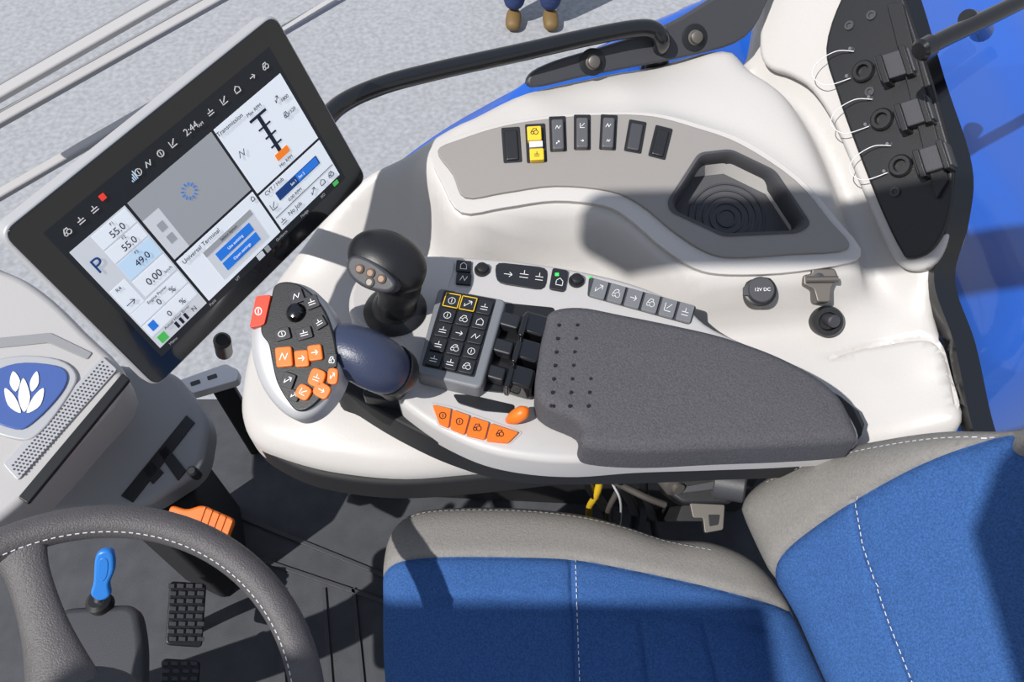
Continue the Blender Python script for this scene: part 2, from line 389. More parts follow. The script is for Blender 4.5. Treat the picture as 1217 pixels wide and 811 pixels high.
# ============================================================ ARMREST CONSOLE
ar=root('armrest_console')
Z=.715; MP=flat(Z)
mod=[(414,352),(428,322),(455,306),(500,302),(545,303),(620,309),(700,322),(760,338),(815,362),(850,390),(960,440),(1010,490),(1018,528),(950,536),(850,540),(760,543),(690,548),(630,545),(575,534),(525,512),(488,488),(472,470),(482,440),(470,412),(438,402),(418,380)]
ml=MP.L(cr(mod,5)); DM=Dist(ml)
def hm(x,y,r=.009):
    d=DM(x,y); return 0 if d>=r else -(r-math.sqrt(max(r*r-(r-d)**2,0)))
surf('housing',MP,ml,hm,[M_white2],ar,grid=.02,skirt=.035,rings=(.0006,.002,.005,.009))
under=[(395,450),(420,470),(470,500),(530,528),(600,548),(690,553),(850,548),(1000,535),(1000,470),(700,340),(480,330),(430,370)]
slab('housing_underside',flat(.68),flat(.68).L(cr(under,5)),0,.06,M_under,ar,.004)
pad=[(655,366),(690,361),(740,370),(800,382),(860,396),(920,417),(965,440),(995,463),(1010,485),(1022,515),(1012,522),(940,527),(860,530),(770,534),(705,530),(690,520),(688,500),(650,482),(636,463),(640,420),(647,385)]
PD=flat(.765); pl=PD.L(cr(pad,5)); DP=Dist(pl)
def hp(x,y,r=.013):
    d=DP(x,y); k=0 if d>=r else r-math.sqrt(max(r*r-(r-d)**2,0)); return -k+.003*min(d/.05,1)
surf('arm_pad',PD,pl,hp,[M_pad],ar,grid=.012,skirt=.035,rings=(.0006,.002,.006,.010,.013))
bm=bmesh.new()
for i in range(7):
    for j in range(3):
        if j==2 and i<4: continue
        a,b=PD.L1(664+j*22-i*1.5,388+i*16); prism(bm,PD,[(a+.0019*math.cos(t),b+.0019*math.sin(t)) for t in np.linspace(0,6.28,9)[:-1]],.0036,.002)
finish(bm,'pad_dimples',M_black,ar)
slab('joystick_inlay',MP,MP.L(cr([(420,352),(432,326),(458,311),(500,307),(538,309),(532,345),(505,430),(488,436),(480,405),(445,396),(425,378)],5)),.0012,.004,M_white2,ar,.001)
KP=flat(.738)
slab('keypad_block',KP,rp(KP.L([(521,341),(602,356),(572,462),(494,444)]),.008),0,.03,M_graydk,ar,.004,3)
kq=gridq([(530,347),(588,358),(562,446),(503,433)],5,3,.06)
slab('keypad_bed',KP,rp(KP.L([(528,345),(590,356),(564,449),(501,435)]),.003),.0006,.003,M_black,ar,.0005)
keys('keypad_keys',KP,kq,.004,.004,M_key,ar,.002,.0008)
glyphs('keypad_icons',KP,kq,.0044,M_icon,ar,.0006,k=.75)
bm=bmesh.new()
for q in kq[:2]:
    l=KP.L(q,.004)
    for a,b in zip(l,l[1:]+l[:1]):
        a=Vector(a);b=Vector(b);d=(b-a).normalized();n=Vector((-d.y,d.x))*.0005
        prism(bm,KP,[tuple(a-n),tuple(b-n),tuple(b+n),tuple(a+n)],.0047,.0006)
finish(bm,'keypad_yellow_outline',M_yellow,ar)
slab('paddle_well',MP,rp(MP.L([(598,360),(660,366),(640,472),(562,464)]),.006),.001,.01,M_black,ar,.001)
for i,(u,v,z) in enumerate([(636,384,.757),(628,415,.754),(619,446,.750)]):
    fz=flat(z)
    slab('paddle_%d'%(i+1),fz,rp(fz.L(pk(u,v,32,25,16)),.006),0,.03,M_gloss,ar,.005,4)
    slab('paddle_%d_lip'%(i+1),fz,rp(fz.L(pk(u-14,v+5,7,26,16)),.003),.005,.02,M_gloss,ar,.0025,3)
    slab('paddle_%d_arm'%(i+1),flat(z-.02),rp(flat(z-.02).L(pk(u-30,v-4,24,16,16)),.004),0,.014,M_key,ar,.003,3)
keys('strip_bed',MP,[[(588,311),(652,318),(648,345),(590,336)]],.002,.003,M_key,ar,.012,.001)
sq=[pk(604,326,16,13,8),pk(623,326,16,15,8),pk(641,329,14,15,8)]
glyphs('strip_icons',MP,sq,.0024,M_icon,ar,.0007)
keys('encoder_buttons',MP,[pk(551,316,18,13,5),pk(551,331,18,13,5)],.004,.004,M_key,ar,.002)
glyphs('encoder_icons',MP,[pk(551,316,12,12,5),pk(551,331,12,12,5)],.0044,M_icon,ar,.0007)
keys('status_button',MP,[pk(664,332,19,25,10)],.004,.004,M_key,ar,.004); keys('status_leds',MP,[pk(662,326,5,4)],.0046,.002,M_green,ar,.001)
glyphs('status_icon',MP,[pk(665,335,13,13,10)],.0044,M_icon,ar,.0007)
for i,(u,v) in enumerate([(573,322),(685,335)]):
    a,b=MP.L1(u,v); lathe('thumb_wheel_%d'%i,MP.W(a,b,0),(0,0,1),[(.010,0),(.010,.003),(.0075,.0035),(.007,.009),(.005,.010)],M_black,ar,24)
keys('leds',MP,[pk(702,330,4,4),pk(702,349,4,4)],.001,.002,M_green,ar,.001)
gq=[pk(712+i*20.5,343+i*5.6,18,21,16) for i in range(6)]
keys('row_bed',MP,[[(700,329),(828,364),(820,386),(698,352)]],.001,.002,M_dkgray,ar,.004)
keys('row_keys',MP,gq,.005,.004,M_keyg,ar,.002); glyphs('row_icons',MP,gq,.0054,M_icon,ar,.0006,k=.7)
slab('throttle_slot',MP,rp(MP.L([(538,469),(560,470),(612,482),(610,492),(575,489),(545,480)]),.004),.0012,.003,M_black,ar,.0005)
taper('throttle_lever',[P(604,500,Z),P(612,496,Z+.012),P(622,490,Z+.02),P(628,486,Z+.022)],[.004,.008,.008,.003],M_orange,ar,16)
oq=[[(514,481),(536,486),(533,508),(522,503)],[(538,487),(558,494),(552,516),(535,509)],[(560,495),(581,502),(576,522),(554,517)],[(583,503),(616,514),(604,526),(578,523)]]
slab('orange_bed',MP,rp(MP.L([(511,478),(540,484),(622,514),(606,529),(560,522),(520,506)]),.004),.001,.003,M_white2,ar,.0008)
keys('orange_buttons',MP,oq,.005,.006,M_orange,ar,.002,.001)
glyphs('orange_icons',MP,[pk(526,494,12,12),pk(546,501,12,12),pk(567,508,13,13),pk(594,515,12,12)],.0056,M_icond,ar,.0008,idx=[0,0,3,3])
# ============================================================ JOYSTICK
js=root('joystick')
b0=P(470,370,Z)
lathe('boot',b0,(0,0,1),[(.038,-.006),(.039,.003),(.034,.008),(.028,.011),(.025,.018),(.020,.024)],M_black,js,40)
taper('stick_neck',[P(470,366,.725),P(472,355,.745),P(474,340,.77),P(470,325,.785)],[.024,.023,.027,.030],M_black,js,28)
taper('stick_head',[P(415,294,.808),P(423,296,.808),P(438,301,.806),P(456,309,.802),P(475,320,.796),P(490,333,.788),P(498,342,.780)],[.004,.021,.032,.037,.035,.025,.005],M_black,js,32,8,sq=.82)
jf=FR(P(440,322,.817),(-.30,-.50,.80))
slab('thumb_face',jf,jf.L(cr([(414,314),(422,304),(440,308),(460,322),(472,338),(464,348),(448,347),(430,340),(417,328)],4)),.006,.02,M_dkgray,js,.005,3)
for i,(u,v) in enumerate([(429,320),(442,325),(455,332),(441,336)]):
    a,b=jf.L1(u,v,.004); lathe('thumb_button_%d'%i,jf.W(a,b,.005),jf.n,[(.0055,0),(.0055,.003),(.0035,.0042)],M_brz if i<3 else M_metald,js,16)
# ============================================================ DRIVE LEVER
dl=root('multifunction_lever')
HD=FR(P(352,415,.825),(-.10,-.30,.95))
so=[(322,336),(345,332),(368,340),(388,362),(399,388),(405,420),(402,448),(390,472),(372,490),(350,497),(330,487),(312,466),(300,440),(294,410),(296,375),(306,350)]
sl=HD.L(cr(so,5)); DS=Dist(sl)
def hs(x,y,r=.014):
    d=DS(x,y); return 0 if d>=r else -(r-math.sqrt(max(r*r-(r-d)**2,0)))
surf('head_shell',HD,sl,hs,[M_silver],dl,grid=.01,skirt=.02,rings=(.0006,.002,.005,.010,.014))
fo2=[(328,340),(346,336),(366,345),(384,365),(395,390),(401,420),(398,446),(387,468),(370,485),(355,489),(343,478),(330,455),(324,430),(320,410),(312,398),(312,385),(322,360)]
slab('head_face',HD,HD.L(cr(fo2,5)),.003,.006,M_black,dl,.002,3)
slab('head_back',HD,HD.L(cr([(340,370),(380,375),(390,420),(385,450),(350,470),(320,440),(318,400)],5)),-.015,.03,M_grip,dl,.01,3)
keys('red_button',HD,[[(304,352),(322,350),(314,386),(296,390)]],.006,.008,M_red,dl,.003,.002)
glyphs('red_icon',HD,[pk(307,370,12,14,0)],.0064,M_icon,dl,.001,idx=[0])
bk=[pk(352,352,17,16,-20),pk(370,359,17,15,-20),pk(335,397,19,14,-15),pk(361,396,19,14,-15),pk(379,383,15,14,-30),pk(394,428,12,16,0),pk(342,452,15,18,20),pk(349,470,12,13,20)]
keys('black_buttons',HD,bk,.006,.004,M_key,dl,.002); glyphs('black_icons',HD,bk,.0064,M_icon,dl,.0007,k=.75)
ok=[pk(337,424,20,24,-5),pk(358,426,17,20,-5),pk(374,419,17,19,-8)]
keys('orange_buttons',HD,ok,.007,.005,M_orange,dl,.003,.0015); glyphs('orange_icons',HD,ok,.0074,M_icon,dl,.0009,idx=[1,2,2],k=.7)
ok2=[pk(376,449,19,22,20),pk(395,447,13,20,5),pk(360,466,18,18,30),pk(382,464,20,18,30)]
keys('orange_oval_buttons',HD,ok2,.007,.005,M_orange,dl,.006,.0015); glyphs('orange_oval_icons',HD,ok2,.0074,M_icon,dl,.0007,k=.6)
a,b=HD.L1(353,373); lathe('thumb_toggle',HD.W(a,b,.002),HD.n,[(.011,0),(.010,.004),(.007,.009),(.003,.010)],M_gloss,dl,24)
taper('grip',[P(385,420,.805),P(402,414,.806),P(424,420,.805),P(444,430,.798),P(460,438,.785),P(470,442,.772)],[.020,.027,.030,.031,.029,.022],M_grip,dl,32,sq=.95)
taper('grip_collar',[P(466,440,.778),P(474,443,.768),P(479,445,.760)],[.0285,.026,.018],M_black,dl,32,4)
taper('shaft',[P(448,445,.785),P(462,455,.75),P(470,462,.70)],[.02,.017,.017],M_black,dl,20)
slab('shaft_gate',flat(.70),rp(flat(.70).L([(430,470),(440,440),(495,440),(500,458),(480,480)]),.005),0,.02,M_black,dl,.002)
# ============================================================ DISPLAY
ds=root('touchscreen_display')
DF=FR((-.436,.461,1.009),(.760,-.541,.359),(.566,.824,.043))
W_,H_=.34,.214
R0=lambda x0,y0,x1,y1:[(x0*W_,-y0*H_),(x1*W_,-y0*H_),(x1*W_,-y1*H_),(x0*W_,-y1*H_)]
tx=lambda x:.5+(x-.5)*.93
ty=lambda y:.5+(y-.5)*.90
R=lambda x0,y0,x1,y1:R0(tx(x0),ty(y0),tx(x1),ty(y1))
slab('rear_shell',DF,rp(R0(-.007,-.011,1.007,1.011),.015,6),-.001,.020,M_silver,ds,.003,3)
slab('rear_housing',DF,rp(R0(.15,.15,.85,.85),.016,6),-.02,.03,M_silver,ds,.008,3)
slab('glass',DF,rp(R0(0,0,1,1),.013,6),.001,.012,S_glass,ds,.0015,3)
k=[0]
def ui(x0,y0,x1,y1,m,h=.0014,r=.0005):
    k[0]+=1; keys('ui_%d'%k[0],DF,[R(x0,y0,x1,y1)],h,.0004,m,ds,r,0,True)
def ut(s,x,y,size,m=S_dk,h=.0022,al='CENTER'): text('label',DF,s,tx(x)*W_,-ty(y)*H_,h,size*.9,m,ds,0,al)
ui(.04,.055,.96,.945,S_bar,.0012)
ui(.055,.20,.265,.90,S_gr2); ui(.275,.20,.625,.585,S_gray); ui(.275,.60,.625,.90,S_white); ui(.635,.20,.945,.63,S_white); ui(.635,.645,.945,.90,S_white)
ui(.275,.32,.34,.585,S_gr2,.0015); ui(.30,.38,.325,.43,S_gray,.0017); ui(.30,.46,.325,.51,S_gray,.0017)
ui(.06,.48,.12,.64,S_white,.0016); ui(.13,.40,.26,.51,S_lt,.0016); ui(.13,.21,.26,.30,S_white,.0016); ui(.13,.31,.26,.39,S_white,.0016); ui(.13,.52,.26,.63,S_white,.0016); ui(.06,.645,.26,.73,S_white,.0016); ui(.06,.74,.26,.82,S_white,.0016)
ut('55.0',.20,.27,.011); ut('F1',.20,.225,.005); ut('55.0',.20,.36,.011); ut('F2',.20,.317,.005); ut('49.0',.20,.465,.011); ut('F3',.20,.415,.005); ut('P',.09,.34,.024,S_navy)
ut('0.00',.19,.58,.012); ut('km/h',.24,.60,.005); ut('Engine Power',.16,.662,.005); ut('0     %',.18,.70,.010); ut('0     %',.18,.79,.010); ut('Actual Hour Error',.16,.835,.005)
ui(.07,.84,.10,.89,S_gn,.0017); ui(.075,.75,.10,.80,S_blue,.0018); ui(.14,.85,.15,.89,S_dk,.0017);ui(.16,.85,.17,.89,S_dk,.0017);ui(.18,.85,.19,.89,S_dk,.0017); ut('N',.22,.87,.008)
ut('R4',.085,.50,.006)
for i in range(12):
    t=i*math.tau/12; c_=(tx(.45)*W_+.0055*math.cos(t),-ty(.36)*H_+.0055*math.sin(t)); e_=(c_[0]+.0035*math.cos(t),c_[1]+.0035*math.sin(t)); n_=(-math.sin(t)*.0006,math.cos(t)*.0006)
    keys('loader_%d'%i,DF,[[(c_[0]-n_[0],c_[1]-n_[1]),(e_[0]-n_[0],e_[1]-n_[1]),(e_[0]+n_[0],e_[1]+n_[1]),(c_[0]+n_[0],c_[1]+n_[1])]],.0018,.0003,S_blue,ds,.0001,0,True)
ut('Universal Terminal',.37,.63,.0075); ui(.36,.665,.58,.87,S_gr2,.0017); ui(.36,.665,.58,.70,S_gray,.0019); ui(.39,.72,.55,.775,S_blue,.002); ui(.39,.79,.55,.845,S_blue,.002)
ut('Select layout',.47,.682,.005,S_dk,.0026)
ut('Use existing',.47,.748,.005,S_white,.0026); ut('Open settings',.47,.818,.005,S_white,.0026)
ut('Transmission',.69,.235,.0075); ut('Max RPM',.79,.26,.006)
ui(.785,.29,.80,.56,S_dk,.0017); ui(.755,.29,.83,.305,S_dk,.0018); ui(.765,.36,.82,.37,S_dk,.0018); ui(.77,.42,.82,.43,S_dk,.0018); ui(.77,.48,.82,.49,S_dk,.0018)
ui(.765,.53,.825,.57,S_or,.002); ut('Min RPM',.79,.60,.006); ut('1800',.91,.32,.006); ut('1520',.91,.40,.006)
ut('CVT / Hub',.70,.665,.007); ui(.69,.70,.90,.755,S_navy,.0018); ui(.79,.705,.895,.75,S_blue,.002); ut('Set 1   Set 2',.79,.728,.005,S_white,.0026); ut('0.00 RPM',.75,.79,.006); ui(.64,.815,.94,.818,S_dk,.0018); ut('No Job',.72,.855,.008)
gl=[]
for x in (.09,.14,.19,.36,.40,.45,.50,.66,.72,.78,.85,.91): gl.append(R(x-.016,.118-.026,x+.016,.118+.026))
glyphs('top_icons',DF,gl,.002,M_icon,ds,.0008,True); ut('2:44',.575,.12,.011,M_icon); ut('AM',.61,.135,.005,M_icon)
for i in range(4): ui(.328+.006*i,.13-.012*i,.331+.006*i,.14,S_lt,.002)
ui(.222,.085,.240,.115,S_red,.002)
glyphs('panel_icons',DF,[R(.65,.36,.69,.43),R(.87,.27,.895,.32),R(.87,.37,.895,.42),R(.64,.72,.675,.78),R(.64,.83,.675,.89),R(.06,.56,.11,.63),R(.60,.61,.62,.65),R(.80,.83,.835,.88),R(.85,.83,.885,.88),R(.895,.83,.93,.88)],.0024,S_dk,ds,.0006,True)
for i,(x,s_) in enumerate(((.10,'Menu'),(.28,'Field'),(.40,'UT'),(.62,'Guidance'),(.74,'Nudge'),(.84,'ISO'))): ut(s_,x,.922,.005,S_gray)
ui(.50,.905,.53,.94,S_gr2,.0017); ui(.54,.905,.56,.94,S_gray,.0017); ui(.90,.91,.925,.935,S_gn,.0018)
bc=DF.W(W_*.5,-H_*.6,-.04)
taper('support_arm',[bc,bc+Vector((-.06,.06,-.05)),bc+Vector((-.07,.09,-.14)),bc+Vector((-.03,.11,-.24))],[.02,.02,.018,.02],M_black,ds,20)
lathe('arm_clamp_knob',P(264,405,.76),(.3,-.3,1),[(.010,-.05),(.010,0),(.007,.004)],M_black,ds,20)
# ============================================================ OUTLET, LATCH, SOCKET
cap=root('power_outlet')
n=Vector((-.1,-.45,.9)); p=conpt(902,347)+n*.006
lathe('outlet_cap',p,n,[(.017,-.02),(.017,.006),(.015,.010),(.002,.010)],M_dkgray,cap,36)
lathe('outlet_collar',p,n,[(.020,-.03),(.020,.002),(.018,.003)],M_black,cap,36)
cf=FR(p,n); slab('outlet_tab',cf,rp([(-.022,.004),(-.014,.008),(-.012,-.008),(-.022,-.006)],.002),.008,.004,M_dkgray,cap,.001)
text('outlet_label',cf,'12V DC',.001,0,.0104,.006,M_icon,cap)
lt=root('implement_socket')
p=conpt(972,343)+Vector((0,0,.006)); lf=FR(p,(-.1,-.5,.86))
slab('hinge_bracket',lf,rp([(-.022,.012),(-.012,.014),(-.012,.02),(.016,.020),(.020,.008),(.012,-.004),(.010,-.022),(-.006,-.022),(-.010,-.006),(-.022,.0)],.003),.012,.03,M_metald,lt,.002)
lathe('hinge_pin',lf.W(-.02,.006,.016),lf.x,[(.004,0),(.004,.038)],M_metald,lt,16)
lathe('hinge_bolt',lf.W(-.004,.008,.012),lf.n,[(.006,0),(.006,.004),(.004,.005)],M_dkgray,lt,16)
p2=conpt(979,386)+Vector((0,0,.008))
lathe('socket_body',p2,(-.1,-.6,.8),[(.020,-.03),(.020,.010),(.018,.014),(.012,.014),(.010,.006),(.002,.006)],M_black,lt,32)
lathe('socket_pin',p2+Vector((0,-.006,.012)),(.1,-.7,.7),[(.008,-.01),(.008,.012),(.006,.014)],M_dkgray,lt,20)
# ============================================================ HOSE PLATE
hp_=root('hose_connector_plate')
ppx=[(1003,2),(1030,-30),(1066,-30),(1078,0),(1098,60),(1122,140),(1136,200),(1130,262),(1110,298),(1084,309),(1073,298),(1052,255),(1022,180),(997,110),(985,60)]
slab('plate',PLATE,PLATE.L(cr(ppx,4)),.012,.014,M_black,hp_,.004,3)
slab('plate_rib',PLATE,rp(PLATE.L([(1060,10),(1078,8),(1132,215),(1118,240)]),.004),.020,.02,M_black,hp_,.003,3)
for i,(u,v) in enumerate([(1028,86),(1050,143),(1072,198)]):
    a,b=PLATE.L1(u,v,.01); c=PLATE.W(a,b,.010)
    lathe('port_%d'%i,c,PLATE.n,[(.014,0),(.014,.008),(.012,.010),(.008,.010),(.007,.003),(.001,.003)],M_black,hp_,28)
    keys('clamp_%d'%i,PLATE,[pk(u+35,v-10,44,30,-18)],.030,.024,M_dkgray,hp_,.003,.004)
    keys('clamp_%d_tab'%i,PLATE,[pk(u+20,v-4,8,34,-18),pk(u+48,v-15,8,36,-18)],.036,.03,M_black,hp_,.002,.002)
    q=[(u-12,v-24),(u-30,v-22),(u-50,v-8),(u-56,v+8),(u-42,v+18),(u-16,v+8)]
    w=[PLATE.W(*PLATE.L1(x,y,.012),.016+.014*math.sin(j/5*math.pi)) for j,(x,y) in enumerate(q)]
    taper('tether_%d'%i,w,[.0006]*6,M_cable,hp_,8)
    for j in (0,5):
        a,b=PLATE.L1(*q[j]); lathe('tether_stud_%d_%d'%(i,j),PLATE.W(a,b,.004),PLATE.n,[(.0035,0),(.0035,.012),(.002,.014)],M_metal,hp_,14)
for i,(u,v) in enumerate([(1014,34),(1038,112),(1068,230),(1040,22)]):
    a,b=PLATE.L1(u,v); lathe('screw_%d'%i,PLATE.W(a,b,.012),PLATE.n,[(.006,0),(.006,.003),(.0035,.003),(.003,.001)],M_dkgray,hp_,14)
# ============================================================ REAR WINDOW
rw=root('window_1')
wp=[(1040,-70),(1070,-10),(1103,100),(1134,200),(1130,268)]
a3=[PLATE.W(*PLATE.L1(*p),0) for p in wp]+[P(1114,335,.73),P(1138,410,.70),P(1156,495,.675),P(1170,540,.66)]
a3=[Vector(p) for p in cr([tuple(p) for p in a3],6,False)]
off=Vector((.020,.0,.004))
bm=bmesh.new(); A=[bm.verts.new(p+Vector((-.006,0,.004))) for p in a3]; B=[bm.verts.new(p+off) for p in a3]; A2=[bm.verts.new(p+Vector((-.006,0,-.02))) for p in a3]; B2=[bm.verts.new(p+off+Vector((0,0,-.010))) for p in a3]
for i in range(len(a3)-1):
    for X,Y in ((A,B),(B,B2),(A2,A),(B2,A2)): bm.faces.new((X[i],X[i+1],Y[i+1],Y[i]))
bmesh.ops.recalc_face_normals(bm,faces=bm.faces); finish(bm,'rear_window_seal',M_frit,rw)
bm=bmesh.new()
A=[bm.verts.new(p+off+Vector((0,0,-.004))) for p in a3]; B=[bm.verts.new(p+off+Vector((.70,-.05,.04))) for p in a3]
for i in range(len(a3)-1): bm.faces.new((A[i],A[i+1],B[i+1],B[i]))
finish(bm,'glass_pane',M_glass,rw)
# ============================================================ HANDRAILS
hr1=root('handrail')
taper('rail',[P(370,168,.86),P(400,128,.86),P(450,103,.86),P(520,84,.86),P(620,62,.86),P(700,44,.86),P(755,34,.86),P(778,36,.855),P(787,50,.84),P(780,64,.80)],[.0115]*10,M_tube,hr1,18,8)
lathe('rail_foot',P(780,64,.80),(0,-.2,1),[(.02,-.03),(.02,.006),(.014,.01)],M_tube,hr1)
HB=fr3((640,90,.815),(780,60,.82),(860,10,.85))
slab('mount_plate',HB,HB.L(cr([(634,104),(630,88),(660,72),(720,54),(790,30),(850,-5),(905,-45),(925,-45),(912,0),(884,45),(822,66),(700,90)],4)),.004,.02,M_dkgray,hr1,.004)
for i,(u,v) in enumerate([(703,74),(824,45)]):
    a,b=HB.L1(u,v); lathe('mount_bolt_%d'%i,HB.W(a,b,.004),HB.n,[(.012,0),(.012,.002),(.008,.003),(.008,.010),(.006,.011)],M_metald,hr1,20)
    lathe('mount_washer_%d'%i,HB.W(a,b,.0035),HB.n,[(.018,0),(.018,.002),(.014,.003)],M_black,hr1,24)
hr2=root('handrail')
taper('rail',[P(1098,58,.98),P(1130,42,.98),P(1180,18,.98),P(1260,-22,.98)],[.0095]*4,M_tube,hr2,16)
lathe('rail_end',P(1098,58,.98),(P(1098,58,.98)-P(1130,42,.98)),[(.012,-.01),(.012,.004),(.009,.008)],M_tube,hr2,20)
taper('rail_stay',[P(1150,22,.98),P(1160,26,.95),P(1166,36,.91)],[.010,.012,.014],M_tube,hr2,16)
# ============================================================ WINDSHIELD FRAME
for i,(a,b,z,w,m) in enumerate([((-60,140),(300,-65),.70,.030,M_white2),((-60,172),(330,-45),.68,.022,M_white2),((-60,262),(480,-50),.55,.02,M_white2)]):
    t=root('trim_%d'%(i+1)); f=flat(z); rail_slab('window_rail',f,a,b,w,.012,m,t,.004)
    if i<2: rail_slab('window_rail_lip',f,(a[0],a[1]-6),(b[0],b[1]-6),.005,.01,M_grayp,t,.001,.001)
# ============================================================ ADDED ROOF PIECES, OUT OF VIEW, CUT TO CAST SHADE
rf=root('shade_roof')
slab('shade_panel',flat(1.95),[(-1.15,-1.2),(.78,-1.2),(.78,.13),(-.62,.13),(-.66,.08),(-.60,.035),(.70,.035),(.70,-.22),(-.20,-.22),(-.25,-.30),(-.27,-1.0),(-.56,-1.0),(-.56,-.45),(-1.15,-.45)],.06,.06,M_white2,rf,.015,3)  # unseen sheet added above; outline shaped to shadow seat and console
for i,(x,y) in enumerate([(-1.1,-1.1),(.65,-1.15)]):
    taper('shade_post_%d'%i,[(x,y,0),(x,y,1),(x,y,1.96)],[.035]*3,M_dkgray,rf,12)  # posts added to carry the shade sheet
# ============================================================ FLOOR
fl_=root('floor')
slab('floor_mat',flat(0),[(-1.2,-1.25),(.8,-1.25),(.8,.86),(-1.0,.86),(-1.2,.5)],0,.04,M_floor,fl_,.005)
bm=bmesh.new()
for a,b in [((150,560),(470,690)),((262,650),(470,720)),((330,720),(345,900)),((385,700),(400,900)),((420,700),(440,900))]:
    A=Vector(flat(0).L1(*a));B=Vector(flat(0).L1(*b));d=(B-A).normalized();n2=Vector((-d.y,d.x))*.004
    prism(bm,flat(0),[tuple(A-n2),tuple(B-n2),tuple(B+n2),tuple(A+n2)],.005,.005)
finish(bm,'mat_ribs',M_dkgray,fl_,.001)
# ============================================================ DASH
db=root('dashboard')
DB=FR(P(80,480,.58),(.25,-.2,.94))
slab('dash_shell',DB,DB.L(cr([(-120,280),(0,318),(50,345),(100,392),(150,452),(100,520),(18,606),(-60,640),(-160,560)],4)),0,.12,M_white2,db,.012,3)
slab('speaker_grille',DB,rp(DB.L([(122,424),(140,440),(22,572),(4,552)]),.004),.003,.006,M_silver,db,.001)
bm=bmesh.new()
A=np.array([122,428.]);Bq=np.array([10,558.]);dd=(Bq-A);sd=np.array([15,14.])
for i in range(34):
    for j in range(5):
        c=A+dd*((i+.5+(j%2)*.5)/35)+sd*((j+.5)/5); a,b=DB.L1(*c)
        prism(bm,DB,[(a+.0014*math.cos(t),b+.0014*math.sin(t)) for t in np.linspace(0,6.28,7)[:-1]],.0036,.0008)
finish(bm,'grille_holes',M_dkgray,db)
slab('grille_edge',DB,rp(DB.L([(146,444),(155,452),(34,600),(22,592)]),.003),.004,.01,M_black,db,.002)
slab('panel_strip',DB,rp(DB.L([(-20,404),(60,396),(110,420),(104,428),(58,408),(-20,416)]),.003),.002,.004,M_grayp,db,.001)
slab('badge_frame',DB,DB.L(cr([(-20,440),(20,424),(70,428),(92,446),(84,470),(50,515),(22,524),(-30,500)],4)),.005,.008,M_silver,db,.003)
slab('badge_field',DB,DB.L(cr([(-16,452),(20,434),(66,436),(82,448),(74,470),(44,502),(20,512),(-26,490)],4)),.008,.006,M_badge,db,.002)
bm=bmesh.new()
for pts in ([(31,492),(24,474),(30,452),(38,474)],[(27,493),(12,484),(8,464),(20,474)],[(34,493),(50,484),(54,464),(42,474)],[(21,468),(14,458),(18,444),(26,455)],[(40,468),(38,456),(46,444),(48,458)]):
    prism(bm,DB,DB.L(cr(pts,4)),.0092,.001)
finish(bm,'leaf_emblem',M_icon,db)
ph=root('pedal_console')
PH=FR(P(180,520,.40),(.1,-.2,.97))
slab('housing',PH,rp(PH.L([(120,430),(206,440),(228,468),(250,500),(240,560),(168,606),(20,612),(60,540)]),.03,6),0,.07,M_grayp,ph,.014,4)
slab('housing_base',flat(0),[(-.62,.47),(-.53,.43),(-.50,.50),(-.54,.62),(-.62,.6)],.31,.31,M_under,ph,.01)
bm=bmesh.new()
for q in ([(222,494),(232,503),(158,598),(144,590)],[(188,538),(198,530),(222,560),(212,572)],[(170,560),(180,548),(195,562),(182,576)]): prism(bm,PH,PH.L(q),.003,.004)
finish(bm,'slots',M_black,ph,.001)
lathe('housing_screw',P(228,560,.41),PH.n,[(.008,-.03),(.008,0),(.005,.003)],M_black,ph,16)
br=root('wall_bracket')
bf=flat(.30); slab('bracket_plate',bf,rp(bf.L([(212,452),(268,432),(284,440),(282,452),(228,468)]),.006),0,.02,M_cable,br,.003)
keys('bracket_slots',bf,[pk(232,455,12,5,-18),pk(252,448,12,5,-18)],.001,.002,M_dkgray,br,.002)
slab('bracket_post',bf,rp(bf.L([(240,440),(266,432),(270,446),(245,455)]),.005),-.02,.28,M_under,br,.003)
op=root('latch_handle')
of=FR(P(240,622,.37),(.1,-.3,.9))
slab('grip_plate',of,rp(of.L([(202,600),(222,606),(240,600),(280,618),(268,648),(222,630),(198,614)]),.008),0,.012,M_orange,op,.004,3)
bm=bmesh.new()
for t in range(5): prism(bm,of,of.L(pk(240+t*8,613+t*4,3,22,20)),.002,.003)
finish(bm,'grip_ridges',M_orange,op,.0008)
slab('grip_stem',of,rp(of.L([(205,602),(232,606),(230,622),(203,616)]),.004),-.008,.06,M_under,op,.003)
# ============================================================ STEERING
st=root('steering_wheel')
wc=P(88,886,.74); wn=Vector((.22,-.06,.97)).normalized()
wf=FR(wc,wn)
RW=.203; rr_=.0165
bm=bmesh.new(); RR=[]
for i in range(96):
    t=i*math.tau/96; er=wf.x*math.cos(t)+wf.y*math.sin(t); c=wf.o+er*RW
    RR.append([bm.verts.new(c+er*rr_*math.cos(s)+wn*.015*math.sin(s)) for s in [k*math.tau/20 for k in range(20)]])
for i in range(96):
    a,b=RR[i],RR[(i+1)%96]
    for k2 in range(20): bm.faces.new((a[k2],b[k2],b[(k2+1)%20],a[(k2+1)%20]))
bmesh.ops.recalc_face_normals(bm,faces=bm.faces); finish(bm,'rim',M_wheel,st,ang=80)
path=[((RW-.0135)*math.cos(t),(RW-.0135)*math.sin(t)) for t in np.linspace(0,math.tau,200)]
stitches('rim_stitching',wf,path,lambda x,y:.0075,M_stitch,st,.004,.003,.0010)
for i,t in enumerate((math.radians(118),math.radians(235),math.radians(320))):
    er=wf.x*math.cos(t)+wf.y*math.sin(t)
    q=[wf.o+er*.05-wn*.02,wf.o+er*.11-wn*.014,wf.o+er*.165-wn*.006,wf.o+er*.20]
    taper('spoke_%d'%i,q,[.034,.022,.020,.028],M_wheel,st,20,sq=.4)
